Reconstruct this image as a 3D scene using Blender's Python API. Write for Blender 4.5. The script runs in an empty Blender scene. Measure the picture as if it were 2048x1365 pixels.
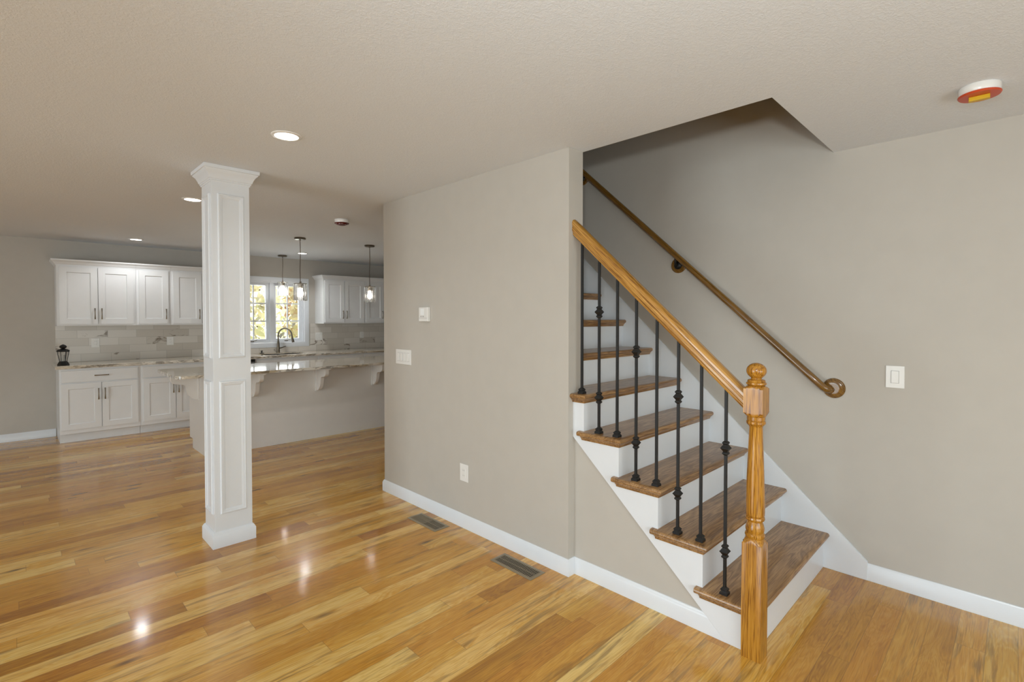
import bpy, bmesh, math, random
from mathutils import Vector, Matrix
random.seed(7)
scn = bpy.context.scene
COL = scn.collection
PI = math.pi

# ------------------------------------------------------------------ camera
cd = bpy.data.cameras.new('camera'); cam = bpy.data.objects.new('camera', cd); COL.objects.link(cam)
cam.location = (0, 0, 1.48)
cam.rotation_euler = (math.radians(90 - 1.126), 0, math.radians(-44.769))
cd.sensor_width = 36.0
cd.lens = 1006.39 / 2048 * 36
cd.shift_y = -(682.5 - 654.8) / 2048
cd.clip_start = 0.02; cd.clip_end = 200
scn.camera = cam

# ------------------------------------------------------------------ view
scn.view_settings.view_transform = 'Standard'
scn.view_settings.look = 'None'
scn.view_settings.exposure = -0.65
scn.view_settings.gamma = 1.0
scn.view_settings.use_curve_mapping = False

# ------------------------------------------------------------------ world, sun, large lights
w = bpy.data.worlds.new('world'); scn.world = w; w.use_nodes = True
wn = w.node_tree; wn.nodes.clear()
sky = wn.nodes.new('ShaderNodeTexSky'); sky.sky_type = 'NISHITA'; sky.sun_disc = False
sky.sun_elevation = math.radians(38); sky.sun_rotation = math.radians(100); sky.air_density = 1.0; sky.dust_density = 2.0
bg = wn.nodes.new('ShaderNodeBackground'); bg.inputs[1].default_value = 0.45
wo = wn.nodes.new('ShaderNodeOutputWorld')
wn.links.new(sky.outputs[0], bg.inputs[0]); wn.links.new(bg.outputs[0], wo.inputs[0])

def light(name, kind, loc, energy, color=(1, 1, 1), rot=(0, 0, 0), **kw):
    l = bpy.data.lights.new(name, kind); l.energy = energy; l.color = color
    for k, v in kw.items(): setattr(l, k, v)
    o = bpy.data.objects.new(name, l); COL.objects.link(o); o.location = loc; o.rotation_euler = rot
    return o

light('sun', 'SUN', (12, 0, 12), 22.0, (1.0, 0.95, 0.88), (math.radians(48), 0, math.radians(62)), angle=math.radians(0.6))
# photographer's flash just above the camera
fl = light('camera_flash', 'SPOT', (-0.10, -0.05, 1.76), 145, (0.88, 0.975, 1.0), shadow_soft_size=0.07, spot_size=math.radians(160), spot_blend=1.0)
fl.rotation_euler = (math.radians(88), 0, math.radians(-68))
# daylight through kitchen window and unseen patio door; added fill behind the camera
light('patio_door_light', 'AREA', (-5.44, 2.95, 1.1), 245, (0.85, 0.95, 1.0), (math.radians(90), 0, math.radians(-90)), shape='RECTANGLE', size=3.2, size_y=2.0)
light('kitchen_window_light', 'AREA', (2.957, 8.58, 1.56), 26, (0.94, 0.97, 1.0), (math.radians(-90), 0, 0), shape='RECTANGLE', size=1.0, size_y=0.95)
light('front_fill_light', 'AREA', (-0.05, -2.34, 1.0), 112, (0.86, 0.965, 0.99), (math.radians(90), 0, 0), shape='RECTANGLE', size=4.5, size_y=1.1)  # added fill for risers and column front, no known window there

# ------------------------------------------------------------------ node helpers
class NT:
    def __init__(s, name):
        s.m = bpy.data.materials.new(name); s.m.use_nodes = True
        s.t = s.m.node_tree; s.t.nodes.clear()
        s.out = s.t.nodes.new('ShaderNodeOutputMaterial')
        s.b = s.t.nodes.new('ShaderNodeBsdfPrincipled')
        s.t.links.new(s.b.outputs[0], s.out.inputs[0])
    def n(s, typ, ins=None, **props):
        d = s.t.nodes.new(typ)
        for k, v in props.items(): setattr(d, k, v)
        for k, v in (ins or {}).items(): s.set(d.inputs[k], v)
        return d
    def set(s, sock, v):
        if isinstance(v, bpy.types.NodeSocket): s.t.links.new(v, sock)
        else: sock.default_value = v
    def math(s, op, a, b=None, c=None):
        d = s.t.nodes.new('ShaderNodeMath'); d.operation = op
        for i, v in enumerate((a, b, c)):
            if v is not None: s.set(d.inputs[i], v)
        return d.outputs[0]
    def vec(s, x, y, z):
        d = s.n('ShaderNodeCombineXYZ', {0: x, 1: y, 2: z}); return d.outputs[0]
    def sep(s, v):
        d = s.n('ShaderNodeSeparateXYZ', {0: v}); return d.outputs
    def ramp(s, f, stops, interp='LINEAR'):
        d = s.t.nodes.new('ShaderNodeValToRGB'); s.set(d.inputs[0], f)
        d.color_ramp.interpolation = interp
        el = d.color_ramp.elements
        while len(el) < len(stops): el.new(0.5)
        for e, (p, c) in zip(el, stops):
            e.position = p; e.color = (*c, 1) if len(c) == 3 else c
        return d.outputs[0]
    def mix(s, f, a, b, mode='MIX'):
        d = s.t.nodes.new('ShaderNodeMix'); d.data_type = 'RGBA'; d.blend_type = mode
        s.set(d.inputs[0], f); s.set(d.inputs[6], a); s.set(d.inputs[7], b)
        return d.outputs[2]
    def noise(s, v, scale=5, detail=2, rough=0.5, dist=0.0):
        d = s.n('ShaderNodeTexNoise', {'Vector': v, 'Scale': scale, 'Detail': detail, 'Roughness': rough, 'Distortion': dist})
        return d.outputs[0]
    def white(s, v=None, w=None):
        if w is None: d = s.n('ShaderNodeTexWhiteNoise', {'Vector': v}, noise_dimensions='3D')
        else: d = s.n('ShaderNodeTexWhiteNoise', {'W': w}, noise_dimensions='1D')
        return d.outputs
    def bump(s, h, strength=0.2, dist=0.01):
        d = s.n('ShaderNodeBump', {'Height': h, 'Strength': strength, 'Distance': dist})
        s.t.links.new(d.outputs[0], s.b.inputs['Normal'])
    def p(s, **kw):
        for k, v in kw.items():
            k = k.replace('_', ' ')
            s.set(s.b.inputs[k], (*v, 1) if isinstance(v, tuple) and len(v) == 3 else v)
    def geo(s): return s.n('ShaderNodeNewGeometry').outputs['Position']
    def objc(s): return s.n('ShaderNodeTexCoord').outputs['Object']

def lin(r, g, b):
    f = lambda c: (c / 255 / 12.92) if c <= 10 else ((c / 255 + 0.055) / 1.055) ** 2.4
    return (f(r), f(g), f(b))

def plain(name, rgb, rough=0.5, metal=0.0, coat=0.0, noise=0.03, bumpy=0.0, bscale=200):
    m = NT(name); c = lin(*rgb)
    p = m.objc()
    n = m.noise(p, 9, 2)
    a = tuple(max(0, x * (1 - noise)) for x in c); b = tuple(min(1, x * (1 + noise)) for x in c)
    m.p(Base_Color=m.ramp(n, [(0.35, a), (0.65, b)]), Roughness=rough, Metallic=metal, Coat_Weight=coat)
    m.b.inputs['Coat Roughness'].default_value = 0.1
    if bumpy: m.bump(m.noise(p, bscale, 2), bumpy, 0.002)
    return m.m

# ------------------------------------------------------------------ materials
M = {}
M['wall'] = plain('greige_wall_paint', (192, 186, 177), 0.62, noise=0.012, bumpy=0.05, bscale=260)
def ceiling_mat():
    m = NT('textured_ceiling_paint'); p = m.geo()
    n1 = m.noise(p, 85, 3, 0.6, 1.0); n2 = m.noise(p, 230, 2, 0.5)
    h = m.math('ADD', m.math('MULTIPLY', m.ramp(n1, [(0.42, (0, 0, 0)), (0.62, (1, 1, 1))]), 0.8), m.math('MULTIPLY', n2, 0.35))
    c = lin(226, 230, 235)
    m.p(Base_Color=m.ramp(n1, [(0.3, tuple(x * .985 for x in c)), (0.7, tuple(min(1, x * 1.01) for x in c))]), Roughness=0.8)
    m.bump(h, 0.36, 0.0024)
    return m.m
M['ceiling'] = ceiling_mat()
M['trim'] = plain('white_trim_paint', (228, 231, 235), 0.28, noise=0.008)
M['cabinet'] = plain('white_cabinet_paint', (231, 231, 231), 0.33, noise=0.008)
M['island'] = plain('island_paint', (226, 221, 215), 0.4, noise=0.01)
M['plate'] = plain('white_plastic', (236, 234, 230), 0.25, noise=0.005)
M['iron'] = plain('black_iron', (13, 12, 12), 0.5, 0.0, noise=0.15)
M['nickel'] = plain('brushed_nickel', (158, 150, 138), 0.27, 1.0, noise=0.05)
M['dark_nickel'] = plain('dark_nickel', (112, 103, 90), 0.3, 1.0, noise=0.05)
M['steel'] = plain('stainless_steel', (120, 122, 126), 0.3, 1.0, noise=0.04)
M['vent'] = plain('bronze_vent_metal', (150, 136, 112), 0.4, 0.3, noise=0.04)
M['dark'] = plain('dark_void', (16, 14, 12), 0.7, noise=0.1)
M['black_metal'] = plain('black_lantern_metal', (18, 18, 17), 0.45, 0.2, noise=0.1)
M['orange'] = plain('orange_plastic', (196, 72, 34), 0.35, noise=0.05)
M['yellow'] = plain('yellow_plastic', (206, 168, 16), 0.4, noise=0.06)
M['dark_red'] = plain('dark_red_plastic', (92, 22, 14), 0.3, noise=0.08)
M['screen'] = plain('pale_screen', (246, 248, 248), 0.12, noise=0.004)
M['grey_plastic'] = plain('grey_plastic', (176, 174, 172), 0.4, noise=0.02)
M['candle'] = plain('white_wax', (236, 232, 224), 0.5, noise=0.01)
M['cord'] = plain('pendant_cord', (92, 78, 62), 0.45, 0.2, noise=0.05)

def oak(name, cols, axis='X', rough=0.3, coat=0.3, gscale=1.0, pore=0.5, random_obj=True, ringw=0.28, across=9.0):
    m = NT(name); p = m.objc()
    x, y, z = m.sep(p)[:3]
    r = m.n('ShaderNodeObjectInfo').outputs['Random'] if random_obj else 0.37
    off = m.math('MULTIPLY', r, 37.0)
    if axis == 'X': a, b, c = x, y, z
    elif axis == 'Z': a, b, c = z, x, y
    elif axis == 'SLOPE':   # grain follows the slope of the stair
        a = m.math('ADD', m.math('MULTIPLY', y, 0.737), m.math('MULTIPLY', z, 0.676))
        c = m.math('SUBTRACT', m.math('MULTIPLY', z, 0.737), m.math('MULTIPLY', y, 0.676)); b = x
    else: a, b, c = y, x, z
    v = m.vec(m.math('ADD', m.math('MULTIPLY', a, 1.1 * gscale), off), m.math('MULTIPLY', b, across * gscale), m.math('MULTIPLY', c, across * gscale))
    n1 = m.noise(v, 1.3, 3, 0.55, 0.6)
    rings = m.math('FRACT', m.math('MULTIPLY', n1, 9.0))
    rings = m.math('ABSOLUTE', m.math('SUBTRACT', m.math('MULTIPLY', rings, 2.0), 1.0))
    v2 = m.vec(m.math('ADD', m.math('MULTIPLY', a, 7), off), m.math('MULTIPLY', b, 190), m.math('MULTIPLY', c, 190))
    n2 = m.noise(v2, 1.0, 2, 0.6)
    tone = m.math('ADD', m.math('MULTIPLY', n1, 0.5), m.math('MULTIPLY', rings, ringw))
    lo = 0.15 + ringw * .1; hi = 0.36 + ringw * .9
    base = m.ramp(tone, [(lo, lin(*cols[0])), ((lo + hi) / 2, lin(*cols[1])), (hi, lin(*cols[2]))])
    pf = m.ramp(n2, [(0.36, (1, 1, 1)), (0.5, (0, 0, 0))])
    base = m.mix(m.math('MULTIPLY', pf, pore), base, m.mix(1.0, base, (*lin(150, 118, 86), 1), 'MULTIPLY'))
    m.p(Base_Color=base, Roughness=rough, Coat_Weight=coat)
    m.b.inputs['Coat Roughness'].default_value = 0.08
    m.bump(n2, 0.06, 0.001)
    return m.m
M['tread'] = oak('stained_oak_tread', [(122, 87, 48), (158, 118, 72), (184, 144, 96)], 'X', 0.33, 0.25, 1.0, 0.6)
M['golden'] = oak('golden_oak_post', [(158, 104, 28), (180, 124, 38), (198, 144, 58)], 'Z', 0.26, 0.3, 2.0, 0.75, ringw=0.04, across=40)
M['golden_rail'] = oak('golden_oak_rail', [(156, 106, 40), (186, 136, 62), (204, 156, 84)], 'SLOPE', 0.22, 0.5, 1.6, 0.7, ringw=0.05, across=40)
M['brown_rail'] = oak('brown_oak_rail', [(92, 64, 20), (126, 90, 36), (152, 112, 54)], 'SLOPE', 0.2, 0.5, 1.6, 0.6, ringw=0.05, across=40)

def floor_mat():
    m = NT('oak_plank_floor'); p = m.geo()
    x, y, z = m.sep(p)[:3]
    W = 0.1017
    t = m.math('DIVIDE', m.math('SUBTRACT', y, 0.0848), W)
    row = m.math('FLOOR', t); fy = m.math('FRACT', t)
    r1 = m.white(w=row)[0]
    L = m.math('ADD', 0.95, m.math('MULTIPLY', m.white(w=m.math('ADD', row, 51.3))[0], 1.1))
    u = m.math('DIVIDE', m.math('ADD', x, m.math('MULTIPLY', r1, 7.0)), L)
    idx = m.math('FLOOR', u); fx = m.math('FRACT', u)
    cell = m.vec(row, idx, 3.7)
    wn_ = m.white(v=cell); rv = wn_[0]; rc = m.sep(wn_[1])
    off = m.math('MULTIPLY', rv, 61.0)
    # grain
    v = m.vec(m.math('ADD', m.math('MULTIPLY', x, 1.25), off), m.math('ADD', m.math('MULTIPLY', y, 9.0), m.math('MULTIPLY', rc[1], 23)), off)
    n1 = m.noise(v, 1.25, 3, 0.55, 0.8)
    rings = m.math('FRACT', m.math('MULTIPLY', n1, 13.0))
    rings = m.math('ABSOLUTE', m.math('SUBTRACT', m.math('MULTIPLY', rings, 2.0), 1.0))
    v2 = m.vec(m.math('ADD', m.math('MULTIPLY', x, 6), off), m.math('MULTIPLY', y, 170), off)
    n2 = m.noise(v2, 1.0, 2, 0.6)
    v3 = m.vec(m.math('ADD', m.math('MULTIPLY', x, 1.6), off), m.math('ADD', m.math('MULTIPLY', y, 16), off), 1.0)
    n3 = m.noise(v3, 1.7, 3, 0.6, 0.4)
    tone = m.math('ADD', m.math('ADD', m.math('MULTIPLY', n1, 0.40), m.math('MULTIPLY', rings, 0.11)), m.math('ADD', 0.06, m.math('MULTIPLY', rv, 0.44)))
    base = m.ramp(tone, [(0.25, lin(156, 104, 26)), (0.43, lin(196, 140, 42)), (0.60, lin(214, 164, 66)), (0.78, lin(236, 200, 120))])
    # reddish / greenish drift from board to board
    base = m.mix(m.math('MULTIPLY', rc[2], 0.35), base, m.mix(1.0, base, (*lin(255, 222, 196), 1), 'MULTIPLY'))
    pf = m.ramp(n2, [(0.36, (1, 1, 1)), (0.52, (0, 0, 0))])
    base = m.mix(m.math('MULTIPLY', pf, 0.32), base, m.mix(1.0, base, (*lin(176, 140, 100), 1), 'MULTIPLY'))
    # mineral streaks
    st = m.ramp(n3, [(0.54, (0, 0, 0)), (0.67, (1, 1, 1))])
    st = m.math('MULTIPLY', st, m.math('GREATER_THAN', rc[0], 0.40))
    base = m.mix(m.math('MULTIPLY', st, 0.55), base, (*lin(104, 74, 36), 1))
    # knots
    kv = m.vec(m.math('MULTIPLY', x, 2.6), m.math('MULTIPLY', y, 9.83), 0.0)
    kd = m.n('ShaderNodeTexVoronoi', {'Vector': kv, 'Scale': 1.0, 'Randomness': 1.0}, feature='F1')
    kr = m.sep(kd.outputs['Color'])
    kdist = m.math('ADD', kd.outputs['Distance'], m.math('MULTIPLY', m.math('SUBTRACT', n3, 0.5), 0.12))
    kn = m.ramp(kdist, [(0.04, (1, 1, 1)), (0.21, (0, 0, 0))])
    kn = m.math('MULTIPLY', kn, m.math('GREATER_THAN', kr[0], 0.78))
    base = m.mix(m.math('MULTIPLY', kn, 0.85), base, (*lin(58, 36, 16), 1))
    # board joints
    ey = m.math('MINIMUM', fy, m.math('SUBTRACT', 1.0, fy))
    ex = m.math('MULTIPLY', m.math('MINIMUM', fx, m.math('SUBTRACT', 1.0, fx)), m.math('DIVIDE', L, W))
    e = m.math('MINIMUM', ey, ex)
    gap = m.ramp(e, [(0.006, (1, 1, 1)), (0.016, (0, 0, 0))])
    base = m.mix(m.math('MULTIPLY', gap, 0.45), base, (*lin(80, 52, 24), 1))
    m.p(Base_Color=base, Roughness=m.math('ADD', 0.2, m.math('MULTIPLY', n3, 0.10)), Coat_Weight=0.5)
    m.b.inputs['Coat Roughness'].default_value = 0.10
    m.b.inputs['Specular IOR Level'].default_value = 0.42
    h = m.math('ADD', m.math('MULTIPLY', n2, 0.35), m.math('MULTIPLY', m.ramp(e, [(0.0, (0, 0, 0)), (0.03, (1, 1, 1))]), 0.8))
    h = m.math('ADD', h, m.math('MULTIPLY', rv, 0.0))
    m.bump(h, 0.14, 0.0011)
    return m.m
M['floor'] = floor_mat()

def granite(name, edge=False):
    m = NT(name); p = m.geo(); x, y, z = m.sep(p)[:3]
    v = m.vec(m.math('MULTIPLY', x, 0.7), m.math('MULTIPLY', y, 11.0), m.math('MULTIPLY', z, 11.0))
    n1 = m.noise(v, 1.4, 4, 0.6, 0.8)
    n2 = m.noise(m.vec(m.math('MULTIPLY', x, 12), m.math('MULTIPLY', y, 26), m.math('MULTIPLY', z, 30)), 1.0, 3, 0.65, 0.5)
    n3 = m.noise(m.vec(m.math('MULTIPLY', x, 0.9), m.math('MULTIPLY', y, 2.0), z), 2.1, 2, 0.5)
    base = m.ramp(n1, [(0.30, lin(158, 138, 108)), (0.42, lin(214, 202, 182)), (0.52, lin(234, 229, 219)), (0.60, lin(182, 163, 132)), (0.70, lin(226, 218, 204))])
    blot = m.math('MULTIPLY', m.ramp(n2, [(0.44, (0, 0, 0)), (0.56, (1, 1, 1))]), m.ramp(n3, [(0.36, (0, 0, 0)), (0.50, (1, 1, 1))]))
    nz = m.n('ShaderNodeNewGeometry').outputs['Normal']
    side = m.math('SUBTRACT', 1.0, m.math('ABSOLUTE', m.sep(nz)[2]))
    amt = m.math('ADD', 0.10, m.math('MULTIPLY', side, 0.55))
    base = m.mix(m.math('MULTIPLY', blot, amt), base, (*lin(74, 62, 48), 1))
    m.p(Base_Color=base, Roughness=0.08, Coat_Weight=0.4)
    m.b.inputs['Coat Roughness'].default_value = 0.03
    return m.m
M['granite'] = granite('veined_granite')

def tile_mat():
    m = NT('marble_subway_tile'); p = m.geo(); x, y, z = m.sep(p)[:3]
    TW, TH = 0.305, 0.1
    tz = m.math('DIVIDE', m.math('SUBTRACT', z, 0.914), TH); row = m.math('FLOOR', tz); fz = m.math('FRACT', tz)
    tx = m.math('ADD', m.math('DIVIDE', x, TW), m.math('MULTIPLY', row, 0.37)); idx = m.math('FLOOR', tx); fx = m.math('FRACT', tx)
    wn_ = m.white(v=m.vec(row, idx, 1.3)); rv = wn_[0]; rc = m.sep(wn_[1])
    base = m.ramp(rv, [(0.0, lin(198, 190, 179)), (0.5, lin(209, 202, 192)), (1.0, lin(220, 214, 206))])
    v = m.vec(m.math('ADD', m.math('MULTIPLY', x, 5), m.math('MULTIPLY', rv, 40)), m.math('MULTIPLY', z, 11), rv)
    n = m.noise(v, 1.0, 4, 0.65, 1.0)
    vein = m.math('MULTIPLY', m.ramp(n, [(0.55, (0, 0, 0)), (0.63, (1, 1, 1))]), m.math('GREATER_THAN', rc[1], 0.86))
    base = m.mix(m.math('MULTIPLY', vein, 0.8), base, (*lin(108, 90, 70), 1))
    e = m.math('MINIMUM', m.math('MULTIPLY', m.math('MINIMUM', fz, m.math('SUBTRACT', 1.0, fz)), TH),
               m.math('MULTIPLY', m.math('MINIMUM', fx, m.math('SUBTRACT', 1.0, fx)), TW))
    g = m.ramp(e, [(0.0007, (1, 1, 1)), (0.0015, (0, 0, 0))])
    base = m.mix(m.math('MULTIPLY', g, 0.5), base, (*lin(150, 145, 136), 1))
    m.p(Base_Color=base, Roughness=0.22)
    return m.m
M['tile'] = tile_mat()

def emis(name, rgb, strength):
    m = NT(name); c = lin(*rgb)
    f = m.n('ShaderNodeLayerWeight', {0: 0.3}).outputs['Facing']
    m.p(Base_Color=c, Emission_Color=m.ramp(f, [(0, c), (1, tuple(x * .96 for x in c))]), Emission_Strength=strength)
    return m.m
M['lens'] = emis('lit_downlight_lens', (255, 248, 238), 12.0)
M['bulb'] = emis('lit_bulb', (255, 244, 228), 190.0)

def glass(name, rough=0.0, tint=(1, 1, 1), ior=1.45):
    m = NT(name)
    n = m.noise(m.objc(), 30, 1)
    m.p(Base_Color=m.ramp(n, [(0, tint), (1, tint)]), Roughness=rough, Transmission_Weight=1.0, IOR=ior)
    return m.m
M['crystal'] = glass('crystal_glass', 0.16, (1, 1, 1), 1.5)
M['lantern_glass'] = glass('lantern_glass', 0.0, (0.8, 0.8, 0.8), 1.2)
def pane_mat():
    m = NT('window_pane_glass')
    tr = m.n('ShaderNodeBsdfTransparent', {0: (0.97, 0.98, 0.98, 1)}); gl = m.n('ShaderNodeBsdfGlossy', {0: (1, 1, 1, 1), 1: 0.02})
    fr = m.n('ShaderNodeFresnel', {0: 1.45})
    mx = m.n('ShaderNodeMixShader', {0: fr.outputs[0], 1: tr.outputs[0], 2: gl.outputs[0]})
    m.t.links.new(mx.outputs[0], m.out.inputs[0]); return m.m
M['pane'] = pane_mat()
def leaf_mat(name, a, b, c):
    m = NT(name); r = m.noise(m.objc(), 1.7, 3, 0.6); n = m.noise(m.objc(), 9, 1)
    t = m.math('ADD', m.math('MULTIPLY', r, 0.6), m.math('MULTIPLY', n, 0.4))
    m.p(Base_Color=m.ramp(t, [(0.36, lin(*a)), (0.5, lin(*b)), (0.64, lin(*c))]), Roughness=0.6)
    return m.m
M['leaf_y'] = leaf_mat('yellow_autumn_leaves', (246, 236, 206), (252, 248, 230), (238, 236, 206))
M['leaf_o'] = leaf_mat('orange_autumn_leaves', (240, 176, 150), (250, 234, 206), (250, 244, 220))
M['leaf_g'] = leaf_mat('green_autumn_leaves', (222, 222, 186), (240, 238, 208), (250, 246, 224))
M['bark'] = plain('tree_bark', (92, 76, 60), 0.9, noise=0.25)
M['grass'] = plain('lawn_grass', (120, 130, 70), 0.9, noise=0.2)

# ------------------------------------------------------------------ mesh builder
class MB:
    def __init__(s): s.v = []; s.f = []
    def add(s, vs, fs):
        o = len(s.v); s.v += [tuple(q) for q in vs]; s.f += [tuple(i + o for i in f) for f in fs]; return s
    def box(s, x0, x1, y0, y1, z0, z1):
        return s.add([(x0, y0, z0), (x1, y0, z0), (x1, y1, z0), (x0, y1, z0), (x0, y0, z1), (x1, y0, z1), (x1, y1, z1), (x0, y1, z1)],
                     [(3, 2, 1, 0), (4, 5, 6, 7), (0, 1, 5, 4), (1, 2, 6, 5), (2, 3, 7, 6), (3, 0, 4, 7)])
    def prism(s, poly, a0, a1, axis='X'):
        n = len(poly)
        def pt(q, a): return {'X': (a, q[0], q[1]), 'Y': (q[0], a, q[1]), 'Z': (q[0], q[1], a)}[axis]
        vs = [pt(q, a0) for q in poly] + [pt(q, a1) for q in poly]
        return s.add(vs, [tuple(range(n)), tuple(range(2 * n - 1, n - 1, -1))] + [(i, i + n, (i + 1) % n + n, (i + 1) % n) for i in range(n)])
    def lathe(s, prof, c, seg=28, axis='Z', cap=True, rot=0.0):
        n = len(prof); vs = []
        for r, h in prof:
            for k in range(seg):
                a = 2 * PI * k / seg + rot; q = (r * math.cos(a), r * math.sin(a))
                vs.append({'Z': (c[0] + q[0], c[1] + q[1], c[2] + h), 'X': (c[0] + h, c[1] + q[0], c[2] + q[1]), 'Y': (c[0] + q[0], c[1] + h, c[2] + q[1])}[axis])
        fs = [(i * seg + k, i * seg + (k + 1) % seg, (i + 1) * seg + (k + 1) % seg, (i + 1) * seg + k) for i in range(n - 1) for k in range(seg)]
        if cap: fs += [tuple(range(seg - 1, -1, -1)), tuple((n - 1) * seg + k for k in range(seg))]
        return s.add(vs, fs)
    def tube(s, path, r, seg=12, cap=True, rz=None):
        P = [Vector(p) for p in path]; n = len(P); vs = []; up = Vector((0, 0, 1))
        rs = r if isinstance(r, (list, tuple)) else [r] * n
        prev = None
        for i in range(n):
            t = (P[min(i + 1, n - 1)] - P[max(i - 1, 0)]).normalized()
            if prev is None:
                a = t.cross(up if abs(t.z) < 0.95 else Vector((1, 0, 0))).normalized()
            else:
                a = (prev - t * prev.dot(t)).normalized()
            prev = a; b = t.cross(a)
            for k in range(seg):
                an = 2 * PI * k / seg
                vs.append(P[i] + (a * math.cos(an) + b * math.sin(an)) * rs[i])
        fs = [(i * seg + k, i * seg + (k + 1) % seg, (i + 1) * seg + (k + 1) % seg, (i + 1) * seg + k) for i in range(n - 1) for k in range(seg)]
        if cap: fs += [tuple(range(seg - 1, -1, -1)), tuple((n - 1) * seg + k for k in range(seg))]
        return s.add(vs, fs)
    def sweep(s, path, prof, closed=False, to3=None, side=1):
        """profile (d, h) swept along a 2-D path with mitred corners; d is measured to the side of the path, h out of its plane"""
        n = len(path); V = [Vector(p) for p in path]; m = len(prof); vs = []
        to3 = to3 or (lambda a, b, h: (a, b, h))
        def nrm(i, j):
            d = (V[j] - V[i]).normalized(); return Vector((d.y, -d.x)) * side
        for i in range(n):
            ns = []
            if closed or i > 0: ns.append(nrm((i - 1) % n, i))
            if closed or i < n - 1: ns.append(nrm(i, (i + 1) % n))
            if len(ns) == 2: b = (ns[0] + ns[1]); b = b / max(1e-6, b.dot(ns[0]))
            else: b = ns[0]
            for d, h in prof: q = V[i] + b * d; vs.append(to3(q.x, q.y, h))
        fs = []
        for i in range(n if closed else n - 1):
            j = (i + 1) % n
            for k in range(m): fs.append((i * m + k, j * m + k, j * m + (k + 1) % m, i * m + (k + 1) % m))
        if not closed: fs += [tuple(range(m)), tuple((n - 1) * m + k for k in range(m - 1, -1, -1))]
        return s.add(vs, fs)

ORG = {}
def finish(o, bevel=0.0, smooth=0.6):
    bm = bmesh.new(); bm.from_mesh(o.data)
    bmesh.ops.recalc_face_normals(bm, faces=bm.faces)
    for f in bm.faces: f.smooth = True
    for e in bm.edges:
        if len(e.link_faces) == 2 and e.calc_face_angle(0) > smooth: e.smooth = False
    bmesh.ops.triangulate(bm, faces=[f for f in bm.faces if len(f.verts) > 4])
    bm.to_mesh(o.data); bm.free()
    if bevel:
        md = o.modifiers.new('bevel', 'BEVEL'); md.width = bevel; md.segments = 2; md.limit_method = 'ANGLE'; md.angle_limit = math.radians(40)
        md.harden_normals = True
def mesh(name, mb, mat, parent=None, bevel=0.0, smooth=0.6, label=None):
    if parent is not None: og = ORG[parent.name]
    else:
        xs, ys, zs = zip(*mb.v); og = Vector(((min(xs) + max(xs)) / 2, (min(ys) + max(ys)) / 2, min(zs)))
    me = bpy.data.meshes.new(name); me.from_pydata([Vector(q) - og for q in mb.v], [], mb.f); me.update()
    me.materials.append(M[mat] if isinstance(mat, str) else mat)
    o = bpy.data.objects.new(name, me); COL.objects.link(o)
    if parent is not None: o.parent = parent
    else: o.location = og
    ORG[o.name] = og
    finish(o, bevel, smooth)
    if label: o['label'] = label
    return o
def empty(name, loc, label=None, cat=None, group=None, kind=None):
    o = bpy.data.objects.new(name, None); COL.objects.link(o); o.location = loc; o.empty_display_size = 0.05
    ORG[o.name] = Vector(loc); tag(o, label, cat, group, kind); return o
def tag(o, label=None, cat=None, group=None, kind=None):
    for k, v in (('label', label), ('category', cat), ('group', group), ('kind', kind)):
        if v: o[k] = v
    return o
def struct(name, mb, mat, label=None, cat=None, bevel=0.0):
    return tag(mesh(name, mb, mat, None, bevel), label, cat, None, 'structure')
def copy_tree(o, loc=None, parent=None):
    c = o.copy(); COL.objects.link(c)
    if parent is not None: c.parent = parent
    if loc is not None: c.location = loc
    for ch in list(o.children): copy_tree(ch, None, c)
    ORG[c.name] = Vector(c.location) if parent is None else ORG.get(parent.name, Vector())
    return c

# ------------------------------------------------------------------ dimensions (metres)
H = 2.44
XA, XS, XO, XR = 2.238, 2.293, 2.366, 3.404     # long wall face, wall under stair, stairwell edge, right wall
YE, YL, YK = 1.80, 3.80, 8.43                    # wall end, far wall end, kitchen wall
YO = 0.774                                       # front edge of the stairwell opening
XL, YF, XK = -5.50, -2.40, 5.60                  # left wall, front wall, kitchen right wall
RUN, RISE, R1 = 0.231, 0.2085, 0.798
def ry(n): return R1 + RUN * (n - 1)
def tz(n): return RISE * n + 0.002 if n > 0 else 0.0
NT_ = 12
YT = ry(13)                                      # top riser
T = 0.12

# ------------------------------------------------------------------ structure
struct('floor', MB().box(XL - T, XK + T, YF - T, YK + T + .05, -0.12, 0), 'floor', 'honey oak plank floor with a glossy finish', 'floor')
cb = MB()
cb.box(XL - T, XO, YF - T, YK + 2.1, H, H + .28); cb.box(XO, XK + T, YF - T, YO, H, H + .28); cb.box(XO, XK + T, YL - .1, YK + 2.1, H, H + .28)
cb.box(XR + T, XK + T, YO, YL - .1, H, H + .28); cb.box(XO, XR, YT + .02, YL - .1, H, H + .28)
struct('ceiling', cb, 'ceiling', 'textured off-white ceiling with an opening over the stair', 'ceiling')
struct('wall_right', MB().box(XR, XR + T, YF - T, YL - .1, 0, 5.1), 'wall', 'plain greige wall beside the stair', 'wall')
struct('wall_middle', MB().box(XA, XO, YE, YL, 0, H - .0005).box(XO, XR + T, YL - .1, YL, 0, H - .0005), 'wall', 'greige wall between the hall and the stair, with thermostat and switches', 'wall')
struct('wall_stair', MB().prism([(0.915, 0), (YE, 0), (YE, 0.795), ], XS, XS + .06, 'X'), 'wall', 'triangular greige wall below the stair stringer', 'wall')
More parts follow.
